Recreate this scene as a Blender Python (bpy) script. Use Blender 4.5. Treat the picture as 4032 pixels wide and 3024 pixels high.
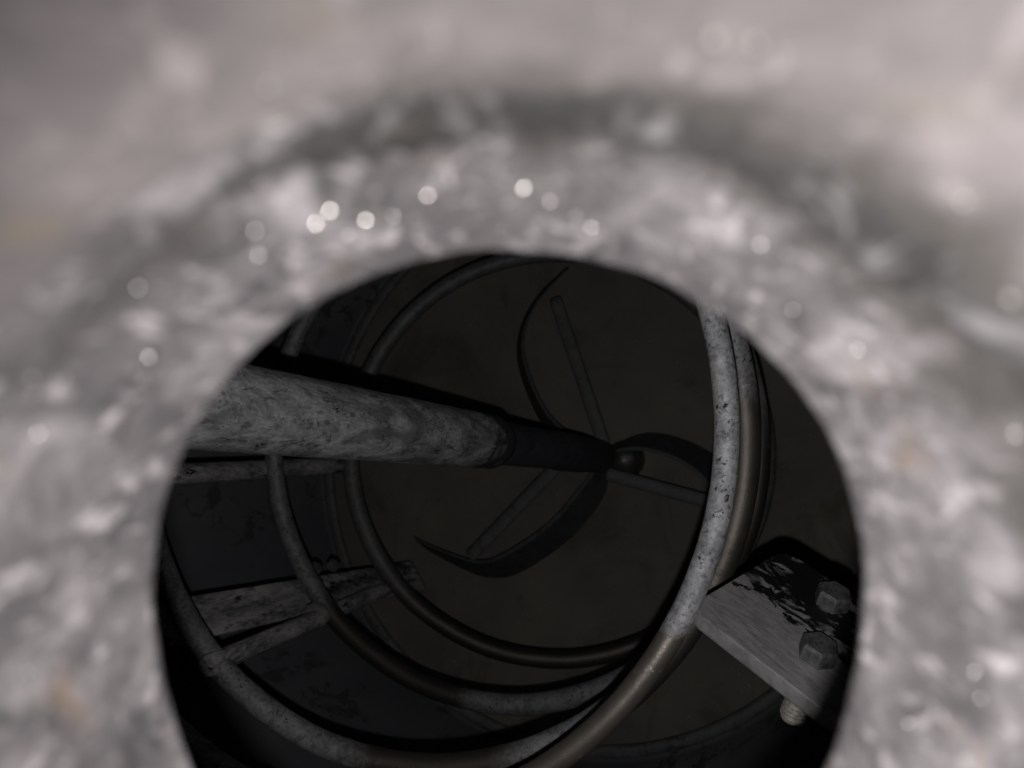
import bpy, bmesh, math, random
from mathutils import Vector, Matrix, noise

random.seed(7)
for o in list(bpy.data.objects):
    bpy.data.objects.remove(o, do_unlink=True)
S = bpy.context.scene
C = S.collection

# ------------------------------------------------------------------ camera
# phone held over the neck of a steel drum; the drum's floor is z = 0, its axis x = y = 0
CAM_LOC = Vector((0.2240, -0.0231, 0.8532))
CAM_RIGHT = Vector((0.943387, 0.039357, -0.329352)).normalized()
CAM_FWD = Vector((-0.331695, 0.111938, -0.936722)).normalized()
CAM_UP = CAM_RIGHT.cross(CAM_FWD).normalized()
CAM_M = Matrix((CAM_RIGHT, CAM_UP, -CAM_FWD)).transposed().to_4x4()
CAM_M.translation = CAM_LOC
cd = bpy.data.cameras.new('camera')
cam = bpy.data.objects.new('camera', cd); C.objects.link(cam)
cam.matrix_world = CAM_M
cd.sensor_width = 36.0
cd.lens = 27.03
cd.clip_start = 0.002
cd.clip_end = 50.0
cd.dof.use_dof = True
cd.dof.focus_distance = 0.42
cd.dof.aperture_fstop = 12.0
S.camera = cam

# ------------------------------------------------------------------ light
w = bpy.data.worlds.new('World'); S.world = w; w.use_nodes = True
nt = w.node_tree; bg = nt.nodes['Background']
sky = nt.nodes.new('ShaderNodeTexSky'); sky.sky_type = 'NISHITA'; sky.sun_disc = False
sky.sun_elevation = math.radians(50); sky.sun_rotation = math.radians(120)
sky.air_density = 1.0; sky.dust_density = 4.0
hs = nt.nodes.new('ShaderNodeHueSaturation'); hs.inputs['Saturation'].default_value = 0.25
nt.links.new(sky.outputs[0], hs.inputs['Color']); nt.links.new(hs.outputs[0], bg.inputs['Color'])
bg.inputs['Strength'].default_value = 0.012

# the phone's own flash, a small bright lamp beside the lens
fl = bpy.data.lights.new('phone_flash', 'SPOT')
fl.energy = 1.85; fl.shadow_soft_size = 0.0022
fl.spot_size = math.radians(136); fl.spot_blend = 1.0
fl.color = (1.0, 0.975, 0.955)
flo = bpy.data.objects.new('phone_flash', fl); C.objects.link(flo)
FM = CAM_M.copy()
FM.translation = CAM_LOC + CAM_RIGHT*-0.001 - CAM_UP*0.019
flo.matrix_world = FM @ Matrix.Rotation(math.radians(-10), 4, 'Y') @ Matrix.Rotation(math.radians(-6), 4, 'X')      # aimed a little right of the view

S.view_settings.view_transform = 'Standard'
S.view_settings.look = 'None'
S.view_settings.exposure = 0.0
S.view_settings.gamma = 1.0
S.cycles.max_bounces = 4
S.cycles.sample_clamp_indirect = 4.0

# ------------------------------------------------------------------ materials
class NT:
    def __init__(s, name):
        m = bpy.data.materials.new(name); m.use_nodes = True
        s.m = m; s.t = m.node_tree; s.b = s.t.nodes['Principled BSDF']
        s.tc = s.t.nodes.new('ShaderNodeTexCoord')
    def n(s, typ, **kw):
        x = s.t.nodes.new(typ)
        for k, v in kw.items(): setattr(x, k, v)
        return x
    def l(s, a, b): s.t.links.new(a, b)
    def vec(s, scale=(1, 1, 1)):
        mp = s.n('ShaderNodeMapping'); mp.inputs['Scale'].default_value = scale
        s.l(s.tc.outputs['Object'], mp.inputs['Vector']); return mp.outputs[0]
    def noise(s, scale, detail=6, rough=.6, vec=None, dist=0.0):
        x = s.n('ShaderNodeTexNoise'); x.inputs['Scale'].default_value = scale
        x.inputs['Detail'].default_value = detail; x.inputs['Roughness'].default_value = rough
        x.inputs['Distortion'].default_value = dist
        s.l(vec if vec else s.tc.outputs['Object'], x.inputs['Vector']); return x.outputs['Fac']
    def ramp(s, fac, *stops):
        x = s.n('ShaderNodeValToRGB'); e = x.color_ramp.elements
        while len(e) < len(stops): e.new(0.5)
        for el, (p, c) in zip(e, stops):
            el.position = p
            el.color = (c, c, c, 1) if not isinstance(c, tuple) else (*c, 1)
        s.l(fac, x.inputs[0]); return x.outputs[0]
    def mix(s, fac, a, b):
        x = s.n('ShaderNodeMix', data_type='RGBA')
        if isinstance(fac, float): x.inputs[0].default_value = fac
        else: s.l(fac, x.inputs[0])
        for i, v in ((6, a), (7, b)):
            if isinstance(v, tuple): x.inputs[i].default_value = (*v, 1)
            else: s.l(v, x.inputs[i])
        return x.outputs[2]
    def math(s, op, a, b=0.5):
        x = s.n('ShaderNodeMath', operation=op)
        for i, v in ((0, a), (1, b)):
            if isinstance(v, (int, float)): x.inputs[i].default_value = v
            else: s.l(v, x.inputs[i])
        return x.outputs[0]
    def bump(s, h, strength, dist):
        x = s.n('ShaderNodeBump'); x.inputs['Strength'].default_value = strength
        x.inputs['Distance'].default_value = dist
        s.l(h, x.inputs['Height']); s.l(x.outputs[0], s.b.inputs['Normal'])
    def set(s, color=None, rough=None, metal=None, spec=None):
        for k, v in (('Base Color', color), ('Roughness', rough), ('Metallic', metal), ('Specular IOR Level', spec)):
            if v is None: continue
            if isinstance(v, tuple): s.b.inputs[k].default_value = (*v, 1)
            elif isinstance(v, (int, float)): s.b.inputs[k].default_value = v
            else: s.l(v, s.b.inputs[k])
        return s.m

def zinc(name, light, dark, flake=(.02, .02, .02), scale=40, flakes=.60, stretch=(1, 1, 1), bare=None, steel=(.60, .535, .48), metal=.25, rough=.55, bumpd=.0006, swirl=0.6, big=0.0, scorch=None):
    """weathered hot-dip zinc: cloudy patches, wisps, dark pits where the zinc has gone"""
    k = NT(name); v = k.vec(stretch)
    patch = k.ramp(k.noise(scale, 6, .66, v, swirl), (.40, 0.0), (.60, 1.0))
    fine = k.noise(scale*5, 4, .7, v, swirl)
    col = k.mix(patch, dark, light)
    mid = k.ramp(k.noise(scale*1.7, 5, .7, v, swirl*1.6), (.535, 0.0), (.56, .75))
    col = k.mix(mid, col, tuple(.5*(a+b) for a, b in zip(dark, light)))
    blot = k.ramp(k.noise(scale*2.3, 5, .68, v, swirl), (.585, 0.0), (.61, .8))
    col = k.mix(blot, col, tuple(c*.55 for c in dark))
    col = k.mix(k.ramp(fine, (.42, 0.0), (.74, .7)), col, tuple(min(1, c*1.4) for c in light))
    if big:                        # broad dull swathes
        col = k.mix(k.ramp(k.noise(scale*.42, 5, .62, v, 1.2), (.46, 0.0), (.60, big)), col, tuple(c*.75 for c in dark))
    if scorch:                     # dark burnt zone near one end, z below the given height
        sp = k.n('ShaderNodeSeparateXYZ'); k.l(k.tc.outputs['Object'], sp.inputs[0])
        zz = k.math('ADD', sp.outputs['Z'], k.math('MULTIPLY', k.math('SUBTRACT', k.noise(58, 6, .68, None, .8), .5), .11))
        col = k.mix(k.ramp(k.math('MULTIPLY', zz, 1.0), (scorch, .88), (scorch+.012, 0.0)), col, (.038, .035, .034))
    pit = k.math('MULTIPLY', k.ramp(k.noise(scale*3.1, 6, .72, v, .25), (flakes, 0.0), (flakes+.02, 1.0)),
                 k.ramp(k.noise(scale*.5, 4, .55, v), (.52, 0.0), (.57, 1.0)))
    col = k.mix(pit, col, flake)
    relief = k.math('ADD', fine, k.math('MULTIPLY', pit, -.6))
    ro = k.ramp(fine, (.2, rough-.12), (.8, rough+.15)); me = metal
    if bare:                       # arcs (in degrees) where the zinc is rubbed off to brown steel
        g = k.n('ShaderNodeTexGradient', gradient_type='RADIAL'); k.l(k.tc.outputs['Object'], g.inputs[0])
        ang = k.math('ADD', g.outputs['Fac'], k.math('MULTIPLY', k.math('SUBTRACT', k.noise(55, 6, .7), .5), .035))
        mask = None
        for a0, a1, soft in bare:
            f0, f1 = a0/360+.5, a1/360+.5
            r = k.ramp(ang, (max(0, f0-soft), 0.0), (f0, 1.0), (f1, 1.0), (min(1, f1+soft), 0.0))
            mask = r if mask is None else k.math('MAXIMUM', mask, r)
        brown = k.mix(k.noise(90, 5, .6), tuple(c*.6 for c in steel), steel)
        spots = k.ramp(k.noise(110, 5, .6), (.64, 0.0), (.70, 1.0))
        mask = k.math('MULTIPLY', mask, k.math('SUBTRACT', 1.0, k.math('MULTIPLY', spots, .8 if steel[0] > .2 else .15)))
        relief = k.math('MULTIPLY', relief, k.math('SUBTRACT', 1.0, k.math('MULTIPLY', mask, .68)))
        col = k.mix(mask, col, brown)
        me = k.math('ADD', k.math('MULTIPLY', mask, .85-metal), metal)
        rr = k.n('ShaderNodeMix'); k.l(mask, rr.inputs[0]); k.l(ro, rr.inputs[2]); rr.inputs[3].default_value = .40 if steel[0] > .5 else .55
        ro = rr.outputs[0]
    k.bump(relief, .8, bumpd)
    return k.set(col, ro, me)

M = {}
M['shaft'] = zinc('galvanised_shaft', (.52, .52, .54), (.16, .16, .175), scale=48, stretch=(1.5, 1.5, .7), flakes=.61, swirl=1.2, bumpd=.0008, big=.7, scorch=.276)
M['sleeve'] = zinc('dark_sleeve', (.06, .066, .078), (.042, .046, .056), scale=18, flakes=.8, metal=.1, rough=.6, bumpd=.0003)
M['rotor'] = zinc('rotor_steel', (.125, .13, .14), (.09, .094, .10), scale=22, flakes=.8, metal=.1, rough=.65, bumpd=.0003)
M['blade'] = zinc('blade_steel', (.07, .075, .085), (.045, .048, .055), scale=22, flakes=.8, metal=.1, rough=.65, bumpd=.0003)
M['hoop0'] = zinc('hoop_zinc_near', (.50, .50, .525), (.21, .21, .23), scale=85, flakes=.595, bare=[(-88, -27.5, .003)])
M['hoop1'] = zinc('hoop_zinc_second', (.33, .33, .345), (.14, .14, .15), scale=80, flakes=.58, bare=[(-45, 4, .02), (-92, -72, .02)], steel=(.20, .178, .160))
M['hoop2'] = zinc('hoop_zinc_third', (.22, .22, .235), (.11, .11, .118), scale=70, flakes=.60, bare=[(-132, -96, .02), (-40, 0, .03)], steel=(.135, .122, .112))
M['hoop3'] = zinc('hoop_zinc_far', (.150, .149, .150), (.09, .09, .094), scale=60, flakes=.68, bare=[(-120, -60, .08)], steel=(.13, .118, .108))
M['bar'] = zinc('bar_crusted', (.50, .48, .48), (.12, .12, .13), scale=46, stretch=(1.6, 1.6, .5), flakes=.55, bumpd=.0012, metal=.05, rough=.75, big=.85)
M['cap'] = zinc('cap_steel', (.16, .155, .15), (.10, .098, .095), scale=60, flakes=.7, metal=.7, rough=.38, bumpd=.0008)
M['band'] = zinc('highlight_band_steel', (.15, .148, .15), (.10, .10, .105), scale=26, flakes=.75, metal=.1, rough=.6, bumpd=.0004)
M['bolt'] = zinc('bolt_zinc', (.16, .158, .16), (.065, .065, .068), scale=110, flakes=.66, bumpd=.0004)
M['thread'] = zinc('thread_zinc', (.46, .43, .40), (.30, .275, .25), scale=90, flakes=.7, bumpd=.0003)

k = NT('bracket_plate')
v = k.vec((1.0, 5.0, 1.0)); fine = k.noise(150, 7, .7, v, .5)
col = k.mix(k.ramp(k.noise(70, 7, .68, v, .8), (.40, 0.0), (.60, 1.0)), (.20, .197, .205), (.36, .352, .36))
col = k.mix(k.ramp(fine, (.35, 0.0), (.8, .6)), col, (.60, .58, .58))
sep = k.n('ShaderNodeSeparateXYZ'); k.l(k.tc.outputs['Object'], sep.inputs[0])
vb = k.vec((.6, 1.5, 1.0))
edge = k.math('ADD', k.math('MULTIPLY', sep.outputs['Y'], 11.0), k.math('MULTIPLY', k.noise(95, 9, .66, vb, .8), .8))
rear_black = k.ramp(edge, (.80, 0.0), (.82, 1.0))  # plate turns ragged black towards its far edge
grey_gaps = k.math('MULTIPLY', k.ramp(k.noise(120, 7, .65, vb, 1.0), (.52, 0.0), (.545, 1.0)), k.ramp(k.noise(40, 3, .5, vb), (.48, 0.0), (.55, 1.0)))
rear_black = k.math('MULTIPLY', rear_black, k.math('SUBTRACT', 1.0, grey_gaps))
col = k.mix(rear_black, col, (.012, .012, .013))
k.bump(k.math('ADD', fine, rear_black), .6, .0005)
M['plate'] = k.set(col, k.ramp(fine, (.2, .42), (.8, .65)), .2)

k = NT('drum_floor')
a = k.noise(7, 8, .6); b = k.noise(55, 6, .65)
col = k.mix(k.ramp(a, (.35, 0.0), (.7, 1.0)), (.205, .184, .156), (.118, .115, .110))
st = k.ramp(k.noise(9, 7, .68, None, .8), (.52, 0.0), (.66, .6)); col = k.mix(st, col, (.085, .068, .052))
sc = k.ramp(k.noise(26, 8, .7, k.vec((1, .35, 1)), .6), (.58, 0.0), (.68, .55)); col = k.mix(sc, col, (.085, .078, .066))
sp = k.ramp(k.noise(300, 2, .5), (.735, 0.0), (.75, 1.0)); col = k.mix(sp, col, (.4, .38, .35))
k.bump(b, .4, .0006); M['floor'] = k.set(col, .75, 0.0, .3)

k = NT('drum_wall')
a = k.noise(9, 8, .62, k.vec((1, 1, .45))); b = k.noise(50, 7, .66, k.vec((1, 1, .6)), .6)
col = k.mix(k.ramp(a, (.35, 0.0), (.7, 1.0)), (.085, .094, .110), (.135, .138, .142))
bl = k.math('MULTIPLY', k.ramp(b, (.52, 0.0), (.54, 1.0)), k.ramp(k.noise(9, 5, .6), (.5, 0.0), (.56, 1.0)))
col = k.mix(bl, col, (.055, .056, .058))
k.bump(b, .5, .001); M['wall'] = k.set(col, .7, .05)

def neckmat(name, light, dark, rust, lo, hi, rough, relief, gaps=None, stain=False):
    k = NT(name)
    v = k.vec((1, 1, .55))
    a = k.noise(95, 5, .64, v, .9); b = k.noise(330, 3, .6, v, .6); c = k.noise(46, 4, .6, v, .6)
    col = k.mix(k.ramp(a, (lo, 0.0), (hi, 1.0)), dark, light)
    col = k.mix(k.ramp(c, (.38, 0.0), (.60, 1.0)), tuple(.5*(x*.5+y) for x, y in zip(light, dark)), col)
    col = k.mix(k.ramp(b, (.56, 0.0), (.70, .7)), col, tuple(min(1, x*1.55) for x in light))
    col = k.mix(k.ramp(k.noise(260, 3, .6, v), (.58, 0.0), (.70, .5)), col, dark)
    col = k.mix(k.ramp(k.noise(60, 3, .5), (.64, 0.0), (.72, .6)), col, rust)
    if gaps:                       # the oxide has worn through to zinc in places
        col = k.mix(k.ramp(k.noise(130, 5, .66, v, .9), (.53, 0.0), (.66, .8)), col, gaps)
    if stain:                      # oxide bloom spreading raggedly from the joint, heavier on one flank
        sp = k.n('ShaderNodeSeparateXYZ'); k.l(k.tc.outputs['Object'], sp.inputs[0])
        d = k.math('ABSOLUTE', k.math('ADD', k.math('ADD', sp.outputs['Z'], .0300), k.math('MULTIPLY', sp.outputs['X'], .07)))
        d = k.math('ADD', k.math('MULTIPLY', d, 45.0), k.math('MULTIPLY', k.noise(70, 5, .66, v, .8), 1.3))
        d = k.math('SUBTRACT', d, k.math('MULTIPLY', sp.outputs['X'], 5.0))
        d = k.math('ADD', d, k.math('MULTIPLY', sp.outputs['Y'], 4.0))
        col = k.mix(k.ramp(d, (.52, .95), (.94, 0.0)), col, (.046, .042, .040))
    h = k.math('ADD', a, k.math('MULTIPLY', b, .45))
    k.bump(h, 1.0, relief)
    return k.set(col, rough, .3)
M['throat'] = neckmat('throat_zinc', (.275, .254, .264), (.040, .038, .039), (.16, .11, .07), .36, .64, .5, .0014, stain=True)
M['collar'] = neckmat('collar_zinc', (.168, .150, .152), (.104, .094, .095), (.13, .108, .078), .34, .66, .6, .0008, stain=True)
M['seam'] = neckmat('seam_oxide', (.040, .038, .038), (.018, .017, .017), (.06, .04, .024), .35, .65, .7, .0010, (.15, .143, .146))
k = NT('glint_zinc'); oi = k.n('ShaderNodeObjectInfo')  # shiny metal for the added glint beads, varied from bead to bead
k.set(k.ramp(oi.outputs['Random'], (0.0, (.05, .05, .05)), (.6, (.17, .16, .155)), (1.0, (.60, .58, .55))), .30, 1.0); M['bead'] = k.m
M['dull_bead'] = NT('dull_glint_zinc').set((.10, .095, .092), .6, 1.0)

# ------------------------------------------------------------------ helpers
def mesh(name, bm, mat, parent=None, smooth=True, loc=None):
    me = bpy.data.meshes.new(name); bm.normal_update(); bm.to_mesh(me); bm.free()
    me.materials.append(M[mat])
    for p in me.polygons: p.use_smooth = smooth
    o = bpy.data.objects.new(name, me); C.objects.link(o)
    if parent: o.parent = parent
    if loc is not None: o.location = loc
    return o

def empty(name, label, cat, loc=(0, 0, 0), rot=None, group=None):
    o = bpy.data.objects.new(name, None); C.objects.link(o)
    o.empty_display_size = .02; o.location = loc
    if rot is not None: o.rotation_euler = rot.to_euler()
    o['label'] = label; o['category'] = cat
    if group: o['group'] = group
    return o

def lathe(profile, seg=48, closed=False, fn=None):
    """profile: list of (r, z); fn(r, z, angle) -> (r, z)"""
    bm = bmesh.new(); rings = []
    for r, z in profile:
        ring = []
        for i in range(seg):
            a = 2*math.pi*i/seg
            rr, zz = fn(r, z, a) if fn else (r, z)
            ring.append(bm.verts.new((rr*math.cos(a), rr*math.sin(a), zz)))
        rings.append(ring)
    n = len(rings)
    for j in range(n if closed else n-1):
        a, b = rings[j], rings[(j+1) % n]
        for i in range(seg):
            bm.faces.new((a[i], a[(i+1) % seg], b[(i+1) % seg], b[i]))
    return bm

def cap(bm, ring_index, seg, flip=False):
    bm.verts.ensure_lookup_table()
    vs = [bm.verts[ring_index*seg+i] for i in range(seg)]
    bm.faces.new(vs[::-1] if flip else vs)

def axis_rot(d):
    return d.normalized().to_track_quat('Z', 'Y')

def rod_between(name, p0, p1, r, mat, parent, seg=20, lumps=0.0):
    """round bar from p0 to p1, its mesh along local z"""
    p0, p1 = Vector(p0), Vector(p1); L = (p1-p0).length
    prof = [(r*.8, 0), (r, r*.2)] + [(r, L*i/24) for i in range(1, 24)] + [(r, L-r*.2), (r*.8, L)]
    off = Vector((random.random()*9, random.random()*9, random.random()*9))
    def fn(rr, z, a):
        n = noise.noise(Vector((math.cos(a)*1.4, math.sin(a)*1.4, z*70))+off)
        return rr*(1+lumps*n), z
    bm = lathe(prof, seg, fn=fn); cap(bm, 0, seg, True); cap(bm, len(prof)-1, seg)
    o = mesh(name, bm, mat, parent)
    o.location = p0; o.rotation_euler = axis_rot(p1-p0).to_euler()
    return o

def box(sx, sy, sz, bev, seg=3):
    bm = bmesh.new(); bmesh.ops.create_cube(bm, size=1)
    bmesh.ops.scale(bm, vec=(sx, sy, sz), verts=bm.verts)
    if bev: bmesh.ops.bevel(bm, geom=bm.edges[:], offset=bev, segments=seg, profile=.5, affect='EDGES')
    return bm

# ------------------------------------------------------------------ the drum
DR, LID = 0.333, 0.772
drum = empty('drum', 'dark steel drum seen from within, with brown stained floor', 'drum')
bm = lathe([(0, 0)] + [(DR*i/24, 0) for i in range(1, 25)], 128,
           fn=lambda r, z, a: (r, .0008*noise.noise(Vector((r*14*math.cos(a), r*14*math.sin(a), 0)))))
bmesh.ops.remove_doubles(bm, verts=bm.verts, dist=1e-5)
bmesh.ops.reverse_faces(bm, faces=bm.faces)
for f in bm.faces:
    if f.normal.z < 0: f.normal_flip()
o = mesh('floor', bm, 'floor', drum); o['label'] = 'brown stained floor of the drum'
bm = lathe([(DR+.004, -.012), (DR+.004, LID), (DR, LID), (DR, .006), (DR-.003, .003), (DR-.006, .0012), (DR-.02, -.012)], 160, closed=True)
mesh('wall', bm, 'wall', drum)
# raised pale band added round the floor's edge to give a highlight line
for rr, ww, hh, mt in ((.3215, .0075, .006, 'band'),):
    bm = lathe([(rr-ww, -.002), (rr-ww*.8, hh*.7), (rr-ww*.4, hh), (rr+ww*.4, hh), (rr+ww*.8, hh*.7), (rr+ww, -.002)], 128, closed=True)
    bmesh.ops.recalc_face_normals(bm, faces=bm.faces)
    mesh('highlight_band', bm, mt, drum)

# neck frame: local x right, y towards the photo's bottom, z down into the drum, as the neck lies
NECK_M = Matrix((CAM_RIGHT, -CAM_UP, CAM_FWD)).transposed().to_4x4()
NECK_M.translation = CAM_LOC
TILT = Matrix.Rotation(math.radians(2.4), 4, 'X')
NM = NECK_M @ Matrix.Translation((-.0004, .0249, .094)) @ TILT       # origin at the centre of the lower mouth

# lid: flat disc with an opening for the neck, sheet of 3 mm
cN = NM @ Vector((0, 0, 0)); aN = (NM.to_3x3() @ Vector((0, 0, 1))).normalized()
sN = (LID+.0015 - cN.z)/aN.z; cL = cN + aN*sN
bm = bmesh.new(); seg = 96; tops = []
for zz in (LID, LID+.003):
    inner, outer = [], []
    for i in range(seg):
        a = 2*math.pi*i/seg; d = Vector((math.cos(a), math.sin(a), 0))
        inner.append(bm.verts.new((cL.x + d.x*.066, cL.y + d.y*.066, zz)))
        # where this direction leaves the drum circle
        px, py = cL.x, cL.y; bq = px*d.x+py*d.y; R2 = DR+.004
        tq = -bq + math.sqrt(max(0, bq*bq - (px*px+py*py-R2*R2)))
        outer.append(bm.verts.new((px+d.x*tq, py+d.y*tq, zz)))
    tops.append((inner, outer))
for i in range(seg):
    j = (i+1) % seg
    (i0, o0), (i1, o1) = tops
    bm.faces.new((i1[i], o1[i], o1[j], i1[j])); bm.faces.new((i0[j], o0[j], o0[i], i0[i]))
    bm.faces.new((i0[i], i1[i], i1[j], i0[j])); bm.faces.new((o0[j], o1[j], o1[i], o0[i]))
mesh('lid', bm, 'wall', drum, smooth=False)

# ------------------------------------------------------------------ shaft and rotor
P0, P1 = Vector((-.0042, -.0001, .5572)), Vector((.0471, -.0050, .0432))
sd = (P0-P1).normalized()
SB = P1 + sd*.022
top = P1 + sd*((LID-.002-P1.z)/sd.z)
shaft = empty('agitator_shaft', 'thick mottled grey shaft leaning across the drum with three bladed arms at its foot', 'shaft', SB, axis_rot(sd))
L = (top-SB).length
SR = .0200
zs = .250                                     # where the zinc pipe ends above the foot
prof = [(SR*.80, zs-.002), (SR*.93, zs), (SR, zs+.006)] + [(SR, zs+.012+(L-zs-.014)*i/60) for i in range(61)]
def fn(r, z, a):
    p = Vector((math.cos(a), math.sin(a), z*28))
    return r*(1+.010*noise.noise(p*1.2)+.006*noise.noise(p*3.1)), z
mesh('pipe', lathe(prof, 72, fn=fn), 'shaft', shaft)
prof = [(0.001, .002), (SR*.84, .002), (SR*.86, .006), (SR*.86, .05), (SR*.90, .056), (SR*.90, .12), (SR*.84, .125), (SR*.84, zs+.004)]
mesh('sleeve', lathe(prof, 48), 'sleeve', shaft)

RC = Vector((.0500, -.0056, .062))             # rotor centre
inv = (Matrix.Translation(SB) @ axis_rot(sd).to_matrix().to_4x4()).inverted()
def to_shaft(o):
    o.matrix_local = inv @ o.matrix_local
    return o
def catmull(pts, n):
    out = []
    for i in range(len(pts)-1):
        p0 = pts[max(i-1, 0)]; p1 = pts[i]; p2 = pts[i+1]; p3 = pts[min(i+2, len(pts)-1)]
        for q in range(n):
            t = q/n
            out.append(tuple(.5*((2*b)+(c-a)*t+(2*a-5*b+4*c-d)*t*t+(3*b-a-3*c+d)*t**3) for a, b, c, d in zip(p0, p1, p2, p3)))
    out.append(tuple(pts[-1])); return out
ARMS = (   # angle, spoke ends off the hub (right, photo-down), blade as (along, aside, width)
    (-110, (-.02, -.07), (-.32, -.87), [(.03, .02, .25), (.08, .06, .8), (.14, .115, 1), (.33, .225, 1), (.62, .255, 1), (.80, .20, 1.35), (.93, .07, 1.5), (1.03, -.13, .5)]),
    (143, (-.12, -.11), (-.76, .57), [(.03, .0, .3), (.10, .03, .7), (.21, .065, 1), (.464, .118, 1.1), (.769, .105, 1.2), (.90, .05, 1.2), (.985, -.04, 1.15), (1.10, -.19, .6), (1.14, -.26, .2)]),
    (27, (.0, .085), (.62, .225), [(.04, .06, .35), (.09, .10, .7), (.16, .135, 1), (.28, .165, 1.1), (.42, .165, 1.2), (.54, .125, 1.2), (.64, .05, 1), (.70, -.05, .4)]))
for ang, s0, s1, CURVE in ARMS:
    e = Vector((math.cos(math.radians(ang)), math.sin(math.radians(ang))))     # u right, v towards the photo's bottom
    n = Vector((e.y, -e.x))
    def uv(al, nn, z): return Vector(((e.x*al+n.x*nn)*.2, -(e.y*al+n.y*nn)*.2, z)) + Vector((RC.x, RC.y, 0))
    # spoke
    p0 = Vector((RC.x+s0[0]*.2, RC.y-s0[1]*.2, .052)); p1 = Vector((RC.x+s1[0]*.2, RC.y-s1[1]*.2, .050))
    o = rod_between('spoke', p0, p1, .0072, 'rotor', None, 16)
    bpy.context.view_layer.update(); m = o.matrix_world @ Matrix.Diagonal((1, .45, 1, 1)); o.parent = shaft; o.matrix_local = inv @ m     # flattened bar
    # blade: a curved strip leaning outward, 4 mm thick
    bm = bmesh.new(); cols = []
    pts = catmull(CURVE, 8)
    for q, (al, nn, h) in enumerate(pts):
        a_, b_ = pts[max(q-1, 0)], pts[min(q+1, len(pts)-1)]
        ta, tn = b_[0]-a_[0], b_[1]-a_[1]; tl = math.hypot(ta, tn) or 1; ta, tn = ta/tl, tn/tl
        hi = uv(al, nn, .066); lo = uv(al-tn*.085*h, nn+ta*.085*h, .066-.036*h)
        dn = Vector((n.x, -n.y, 0))*.002
        cols.append([bm.verts.new(hi-dn), bm.verts.new(hi+dn), bm.verts.new(lo+dn), bm.verts.new(lo-dn)])
    for a, b in zip(cols, cols[1:]):
        for i in range(4): bm.faces.new((a[i], a[(i+1) % 4], b[(i+1) % 4], b[i]))
    bm.faces.new(cols[0]); bm.faces.new(cols[-1][::-1])
    bmesh.ops.recalc_face_normals(bm, faces=bm.faces)
    o = mesh('blade', bm, 'blade', shaft, smooth=False); o.matrix_local = inv.copy()
# bearing cap on the floor under the foot
bm = lathe([(.0215, 0), (.0215, .006), (.0195, .016), (.0115, .025), (.001, .027)], 14)
o = mesh('bearing_cap', bm, 'cap', drum, smooth=True); o.location = (.0600, -.0055, .0005); o.rotation_euler = (0, 0, .4)
o['label'] = 'small faceted cap on the floor beside the shaft foot'

# ------------------------------------------------------------------ the hoop cage
TR = .0052
cage = empty('hoop_cage', 'cage of four curved steel hoops joined by upright bars', 'cage', (0, 0, .05))
def torus(R, r, n=192, s=20):
    bm = bmesh.new(); rings = []
    for i in range(n):
        a = 2*math.pi*i/n; ring = []
        wob = 1+.004*noise.noise(Vector((math.cos(a)*3, math.sin(a)*3, 0)))
        for j in range(s):
            b = 2*math.pi*j/s
            rr = r*(1+.03*noise.noise(Vector((math.cos(a)*20, math.sin(a)*20, b))))
            q = R*wob + rr*math.cos(b)
            ring.append(bm.verts.new((q*math.cos(a), q*math.sin(a), rr*math.sin(b))))
        rings.append(ring)
    for i in range(n):
        A, B = rings[i], rings[(i+1) % n]
        for j in range(s): bm.faces.new((A[j], B[j], B[(j+1) % s], A[(j+1) % s]))
    return bm
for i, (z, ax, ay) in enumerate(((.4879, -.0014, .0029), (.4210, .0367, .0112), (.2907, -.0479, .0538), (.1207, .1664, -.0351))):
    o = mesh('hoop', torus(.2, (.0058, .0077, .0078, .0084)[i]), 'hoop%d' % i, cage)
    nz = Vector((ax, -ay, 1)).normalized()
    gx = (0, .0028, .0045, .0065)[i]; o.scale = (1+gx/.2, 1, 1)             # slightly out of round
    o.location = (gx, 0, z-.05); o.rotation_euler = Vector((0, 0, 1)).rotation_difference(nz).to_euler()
    o['label'] = ('nearest hoop with bare brown lower stretch', 'second hoop, mottled grey at lower left', 'third hoop with a welded upright rod', 'farthest and smallest looking hoop above the floor')[i]

def cage_local(p): return (p[0], p[1], p[2]-.05)
rod_between('upright_rod', cage_local((-.1226, -.1546, .436)), cage_local((-.1560, -.1455, .118)), .0072, 'bar', cage, 24, .07)
rod_between('upright_rod', cage_local((-.2085, -.0400, .47)), cage_local((-.2085, -.0240, .1500)), .0082, 'bar', cage, 24, .05)
# flat strip
def strip(p0, p1, width, thick, face, mat):
    p0, p1 = Vector(cage_local(p0)), Vector(cage_local(p1)); z = (p0-p1).normalized(); L = (p1-p0).length
    y = Vector(face); y = (y - z*y.dot(z)).normalized(); x = y.cross(z)
    bm = box(width, thick, L, .0012, 2)
    bmesh.ops.subdivide_edges(bm, edges=[e for e in bm.edges if abs((e.verts[0].co-e.verts[1].co).z) > L*.5], cuts=24)
    o = mesh('upright_strip', bm, mat, cage, smooth=False)
    R = Matrix((x, y, z)).transposed().to_4x4(); R.translation = (p0+p1)/2
    o.matrix_local = R; return o
st = strip((-.1880, -.1400, .4100), (-.1575, -.1420, .0650), .034, .004, (.8, .6, 0), 'bar')
# two short bolts standing on the strip's edge
def hexhead(r, h):
    return lathe([(.0005, h), (r*.86, h), (r*.97, h*.86), (r, h*.8), (r, 0), (.0005, 0)], 6)
for z in (.232, .203):
    o = mesh('nut', hexhead(.0062, .006), 'rotor', cage, smooth=False)
    o.location = cage_local((-.1815, -.1210, z)); o.rotation_euler = axis_rot(Vector((.75, .65, .1))).to_euler()
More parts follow.
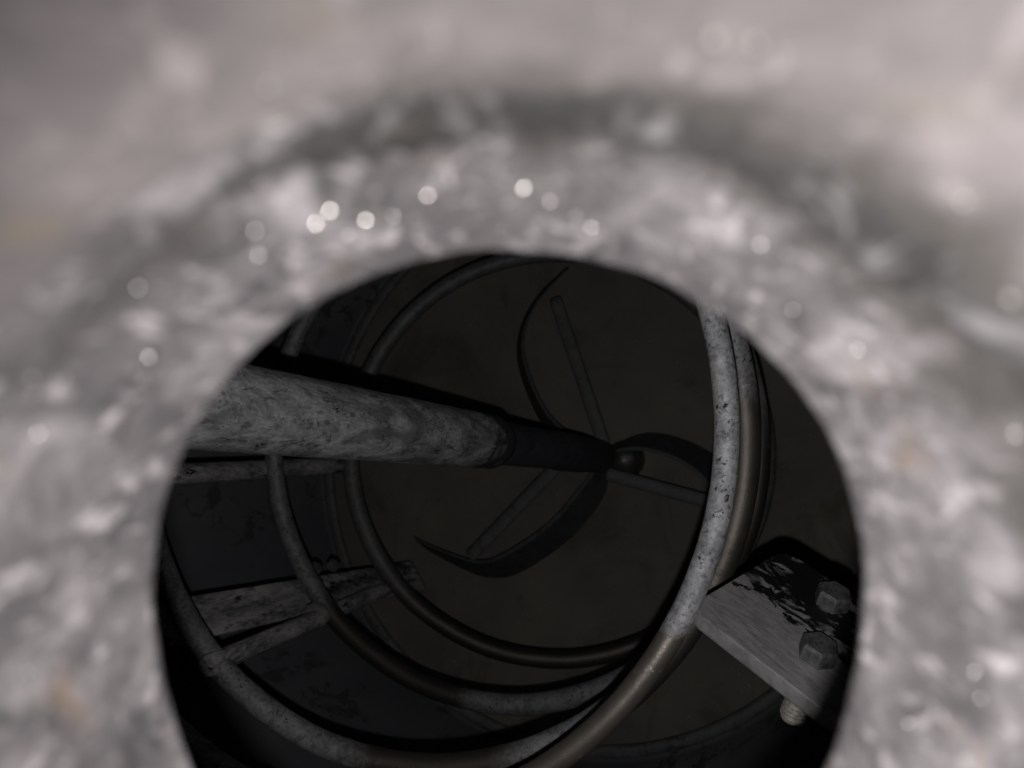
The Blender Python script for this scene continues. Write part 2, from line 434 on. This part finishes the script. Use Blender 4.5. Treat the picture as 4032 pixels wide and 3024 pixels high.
# weld bead where the rod meets the third hoop
bm = bmesh.new(); bmesh.ops.create_icosphere(bm, subdivisions=4, radius=1)
for vtx in bm.verts:
    vtx.co *= 1+.22*noise.noise(vtx.co*2.2)+.12*noise.noise(vtx.co*5)
o = mesh('weld_bead', bm, 'bar', cage); o.scale = (.0115, .0100, .0115); o.location = cage_local((-.1405, -.1480, .286))

# ------------------------------------------------------------------ bolted bracket plate
def camp(x, y, z): return CAM_LOC + CAM_RIGHT*x - CAM_UP*y + CAM_FWD*z
pL = camp(.0803, .1006, .348); pB = camp(.1265, .1308, .300); pT = camp(.1368, .0832, .400)
e1 = (pB-pL); l1 = e1.length; e1.normalize(); e2 = pT-pL; e2 -= e1*e2.dot(e1); l2 = e2.length; e2.normalize()
n3 = e1.cross(e2)
if n3.dot(CAM_LOC-pL) < 0: n3 = -n3
Rm = Matrix((e1, e2, n3)).transposed().to_4x4(); Rm.translation = pL
if Rm.to_3x3().determinant() < 0:
    Rm = Matrix((e1, e2, -n3)).transposed().to_4x4(); Rm.translation = pL
up = 1 if (Rm.to_3x3() @ Vector((0, 0, 1))).dot(CAM_LOC-pL) > 0 else -1
brk = empty('bolted_bracket', 'thick grey bracket plate with ragged black rear area and two bolts', 'bracket')
brk.matrix_world = Rm
TH = .0078
# plate outline, rounded corners, bent a little at the middle
def rounded(w0, h0, w1, h1, r, n=6):
    pts = []
    for cx, cy, a0 in ((w1-r, h0+r, -90), (w1-r, h1-r, 0), (w0+r, h1-r, 90), (w0+r, h0+r, 180)):
        for i in range(n+1):
            a = math.radians(a0+90*i/n); pts.append((cx+r*math.cos(a), cy+r*math.sin(a)))
    return pts
bm = bmesh.new()
out = rounded(0, 0, l1+.004, l2, .007)
lo = [bm.verts.new((x, y, -up*TH)) for x, y in out]; hi = [bm.verts.new((x, y, 0)) for x, y in out]
fb = bm.faces.new(lo[::-1]); ft = bm.faces.new(hi); N = len(out)
for i in range(N): bm.faces.new((lo[i], lo[(i+1) % N], hi[(i+1) % N], hi[i]))
bmesh.ops.bevel(bm, geom=[e for e in ft.edges]+[e for e in fb.edges], offset=.0011, segments=3, profile=.5, affect='EDGES')
bmesh.ops.recalc_face_normals(bm, faces=bm.faces)
pl = mesh('plate', bm, 'plate', brk, smooth=False)
for p in pl.data.polygons: p.use_smooth = len(p.vertices) == 4
def hexhead_obj(x, y):
    bm = hexhead(.0082, .0078)
    if up < 0: bmesh.ops.scale(bm, vec=(1, 1, -1), verts=bm.verts)
    bmesh.ops.recalc_face_normals(bm, faces=bm.faces)
    bolt = mesh('bolt', bm, 'bolt', brk, smooth=False, loc=(x, y, up*.0002)); bolt.rotation_euler = (0, 0, .05)
    # threaded shank under the plate
    prof = []; r = .0056; z = -TH*.2; pitch = .0023
    while z > -.037:
        prof += [(r, z), (r, z-pitch*.2), (r*.76, z-pitch*.5), (r*.76, z-pitch*.7)]; z -= pitch
    prof += [(r*.86, z), (r*.72, z-.0012), (.0004, z-.0012)]
    seg = 28; pr = [(a, up*b) for a, b in prof]
    bm = lathe(pr, seg, fn=lambda rr, zz, a: (rr, zz + (pitch*a/(2*math.pi) if rr > .001 else 0)))
    bmesh.ops.recalc_face_normals(bm, faces=bm.faces)
    mesh('threaded_shank', bm, 'thread', bolt)
hexhead_obj(l1*.69, l2*.30)
hexhead_obj(l1*.49, l2*.79)

# ------------------------------------------------------------------ the neck one looks through
neck = empty('filler_neck', 'blurred mottled grey metal neck whose round mouth frames the view', 'pipe neck')
neck.matrix_world = NM
SEG = 288
def lump(amp, s, seed, wave=0.0, z0=0.0, span=.012):
    def f(r, z, a):
        p = Vector((math.cos(a)*r, math.sin(a)*r, z*.8))*s + Vector((seed, seed*.7, 0))
        q = Vector((math.cos(a), math.sin(a), 0))*3.2 + Vector((seed*2, 0, 0))
        k = max(0.0, 1-abs(z-z0)/span)
        zz = z + wave*k*(noise.noise(q)+.6*noise.noise(q*2.7)+.3*noise.noise(q*6))
        return r + amp*(noise.noise(p)+.5*noise.noise(p*2.3)+.25*noise.noise(p*5)), zz
    return f
def oval(bm, top):
    """the neck is longer towards the photo's bottom; top(z) flattens the other side"""
    for v in bm.verts:
        v.co.y *= 1.215 if v.co.y > 0 else top(v.co.z)
    return bm
flat_top = lambda z: 1.0 - .055*max(0.0, min(1.0, (z+.027)/.027))
# z runs down into the drum, 0 at the lower mouth
def surf(z):
    t = (z+.0270)/.0262
    return .0474-.0041*t**1.15 if t > 0 else .0474-.0041*1.0*t*.98
th = [(surf(-.0352)+.0020, -.0400), (surf(-.0352)+.0010, -.0375), (surf(-.0352)+.0003, -.0360)] + [(surf(-.0350+.0342*i/56), -.0350+.0342*i/56) for i in range(57)]
th += [(.0436, .0006), (.0444, .0014), (.0460, .0015), (.0478, .0008), (.0486, -.002), (.0505, -.012), (.0535, -.0240), (.0545, -.038), (.0535, -.0400)]
mesh('throat', oval(lathe(th, SEG, closed=True, fn=lump(.00028, 140, 3.1)), flat_top), 'throat', neck)
# collar: upper section up to the open mouth
cs = surf(-.0350)
co = [(cs+.0016, -.0310), (cs+.0008, -.0330), (cs+.0002, -.0342)] + [(cs+.0036*(i/36), -.0351-.0265*i/36) for i in range(37)]
co += [(.0538, -.0632), (.0560, -.0640), (.0590, -.0632), (.0600, -.0600), (.0590, -.0500), (.0570, -.0312), (.0520, -.0305)]
mesh('collar', oval(lathe(co, SEG, closed=True, fn=lump(.00028, 140, 3.1)), lambda z: 1.0), 'collar', neck)
# seam: a low ragged bead of dark oxide over the joint, broad on the far side and thin at the flanks
def seam_ring():
    bm = bmesh.new(); rings = []; NZ = 22
    for i in range(SEG):
        a = 2*math.pi*i/SEG; t = max(0.0, -math.sin(a)); t = t*t*(3-2*t); side = math.cos(a)
        q = Vector((math.cos(a), math.sin(a), 0))*3.0
        wob = noise.noise(q+Vector((4, 0, 0)))+.6*noise.noise(q*2.6+Vector((4, 0, 0)))+.4*noise.noise(q*6)+.5*noise.noise(q*13)+.5*noise.noise(q*27)
        wob2 = noise.noise(q+Vector((9, 3, 0)))+.6*noise.noise(q*2.9+Vector((1, 7, 0)))+.4*noise.noise(q*7)+.7*noise.noise(q*15)+.7*noise.noise(q*31)
        cz = -.0345*(1-t) + -.0300*t - .0015*side + .0021*wob
        hw = .0014*(1-t) + .0056*t + .0012*side + .0020*wob2*(.4+t)
        hw = max(.0004, hw*(1-.9*max(0.0, min(1.0, (-side-.30)/.25))))
        ring = []
        for j in range(NZ+1):
            u = -1+2*j/NZ; z = cz+hw*u
            base = surf(z) if z > -.0350 else cs+.0036*((-.0351-z)/.0265)
            hgt = .00035*(1-abs(u)**3) - .0007*abs(u)**3
            n = noise.noise(Vector((math.cos(a)*8, math.sin(a)*8, z*200)))
            rr = base - hgt - .00030*n
            y = rr*math.sin(a)
            ring.append(bm.verts.new((rr*math.cos(a), y*(1.215 if y > 0 else flat_top(z)), z)))
        for rr_, z in ((base+.003, cz+hw), (base+.003, cz-hw)):
            y = rr_*math.sin(a)
            ring.append(bm.verts.new((rr_*math.cos(a), y*(1.215 if y > 0 else flat_top(z)), z)))
        rings.append(ring)
    n = len(rings[0])
    for i in range(SEG):
        A, B = rings[i], rings[(i+1) % SEG]
        for j in range(n): bm.faces.new((A[j], A[(j+1) % n], B[(j+1) % n], B[j]))
    bmesh.ops.recalc_face_normals(bm, faces=bm.faces)
    return bm
mesh('seam', seam_ring(), 'seam', neck)
# outer tube that carries the neck down to the lid
mesh('outer_tube', oval(lathe([(.0575, -.040), (.0575, .012), (.0600, .012), (.0600, -.040)], 96, closed=True), lambda z: 1.0), 'wall', neck)
# zinc beads added for glints: flattened, faces tilted to catch the flash
rnd = random.Random(11)
def add_glint(a, z, r, mat='bead'):
    rr = surf(z) if z > -.0350 else cs+.0036*((-.0351-z)/.0265)
    y = rr*math.sin(a)
    p = Vector((rr*math.cos(a)*.998, y*(1.215 if y > 0 else flat_top(z))*.998, z))
    bm = bmesh.new(); bmesh.ops.create_uvsphere(bm, u_segments=16, v_segments=10, radius=r*.72)
    o = mesh('zinc_drop', bm, mat, neck); o.location = p; o.scale = (1, 1, .38)
    d = Vector((rnd.gauss(0, .006), -.016+rnd.gauss(0, .006), -.094)) - p
    o.rotation_euler = d.to_track_quat('Z', 'Y').to_euler()
for dx, z, r in ((-24, -.0175, .0004), (-21.5, -.0188, .0004), (-18.5, -.0145, .0005), (-15, -.0135, .0003), (-10, -.0165, .0005), (-6, -.0140, .00025), (2, -.0165, .0005),
                 (4.5, -.0150, .0003), (5.5, -.0142, .0005), (9, -.0115, .0003), (-51, -.0165, .0003), (-30, -.0215, .0004), (41, -.0125, .0005), (-43, -.0255, .0005)):
    add_glint(math.radians(-90+dx), z, r)
for dx, z, r in ((-19, -.0405, .0008), (-48, -.0420, .0007), (-46, -.0430, .0006), (15, -.0445, .0008), (18, -.0455, .0009), (38, -.0415, .0007), (48, -.0375, .0009), (-62, -.0330, .0006), (-56, -.0290, .0005), (-70, -.0350, .0006), (-80, -.0310, .0005)):
    add_glint(math.radians(-90+dx), z, r, 'dull_bead')
for i in range(40):
    add_glint(math.radians(rnd.uniform(-215, 35)), rnd.uniform(-.030, -.002), rnd.uniform(.00010, .00032))
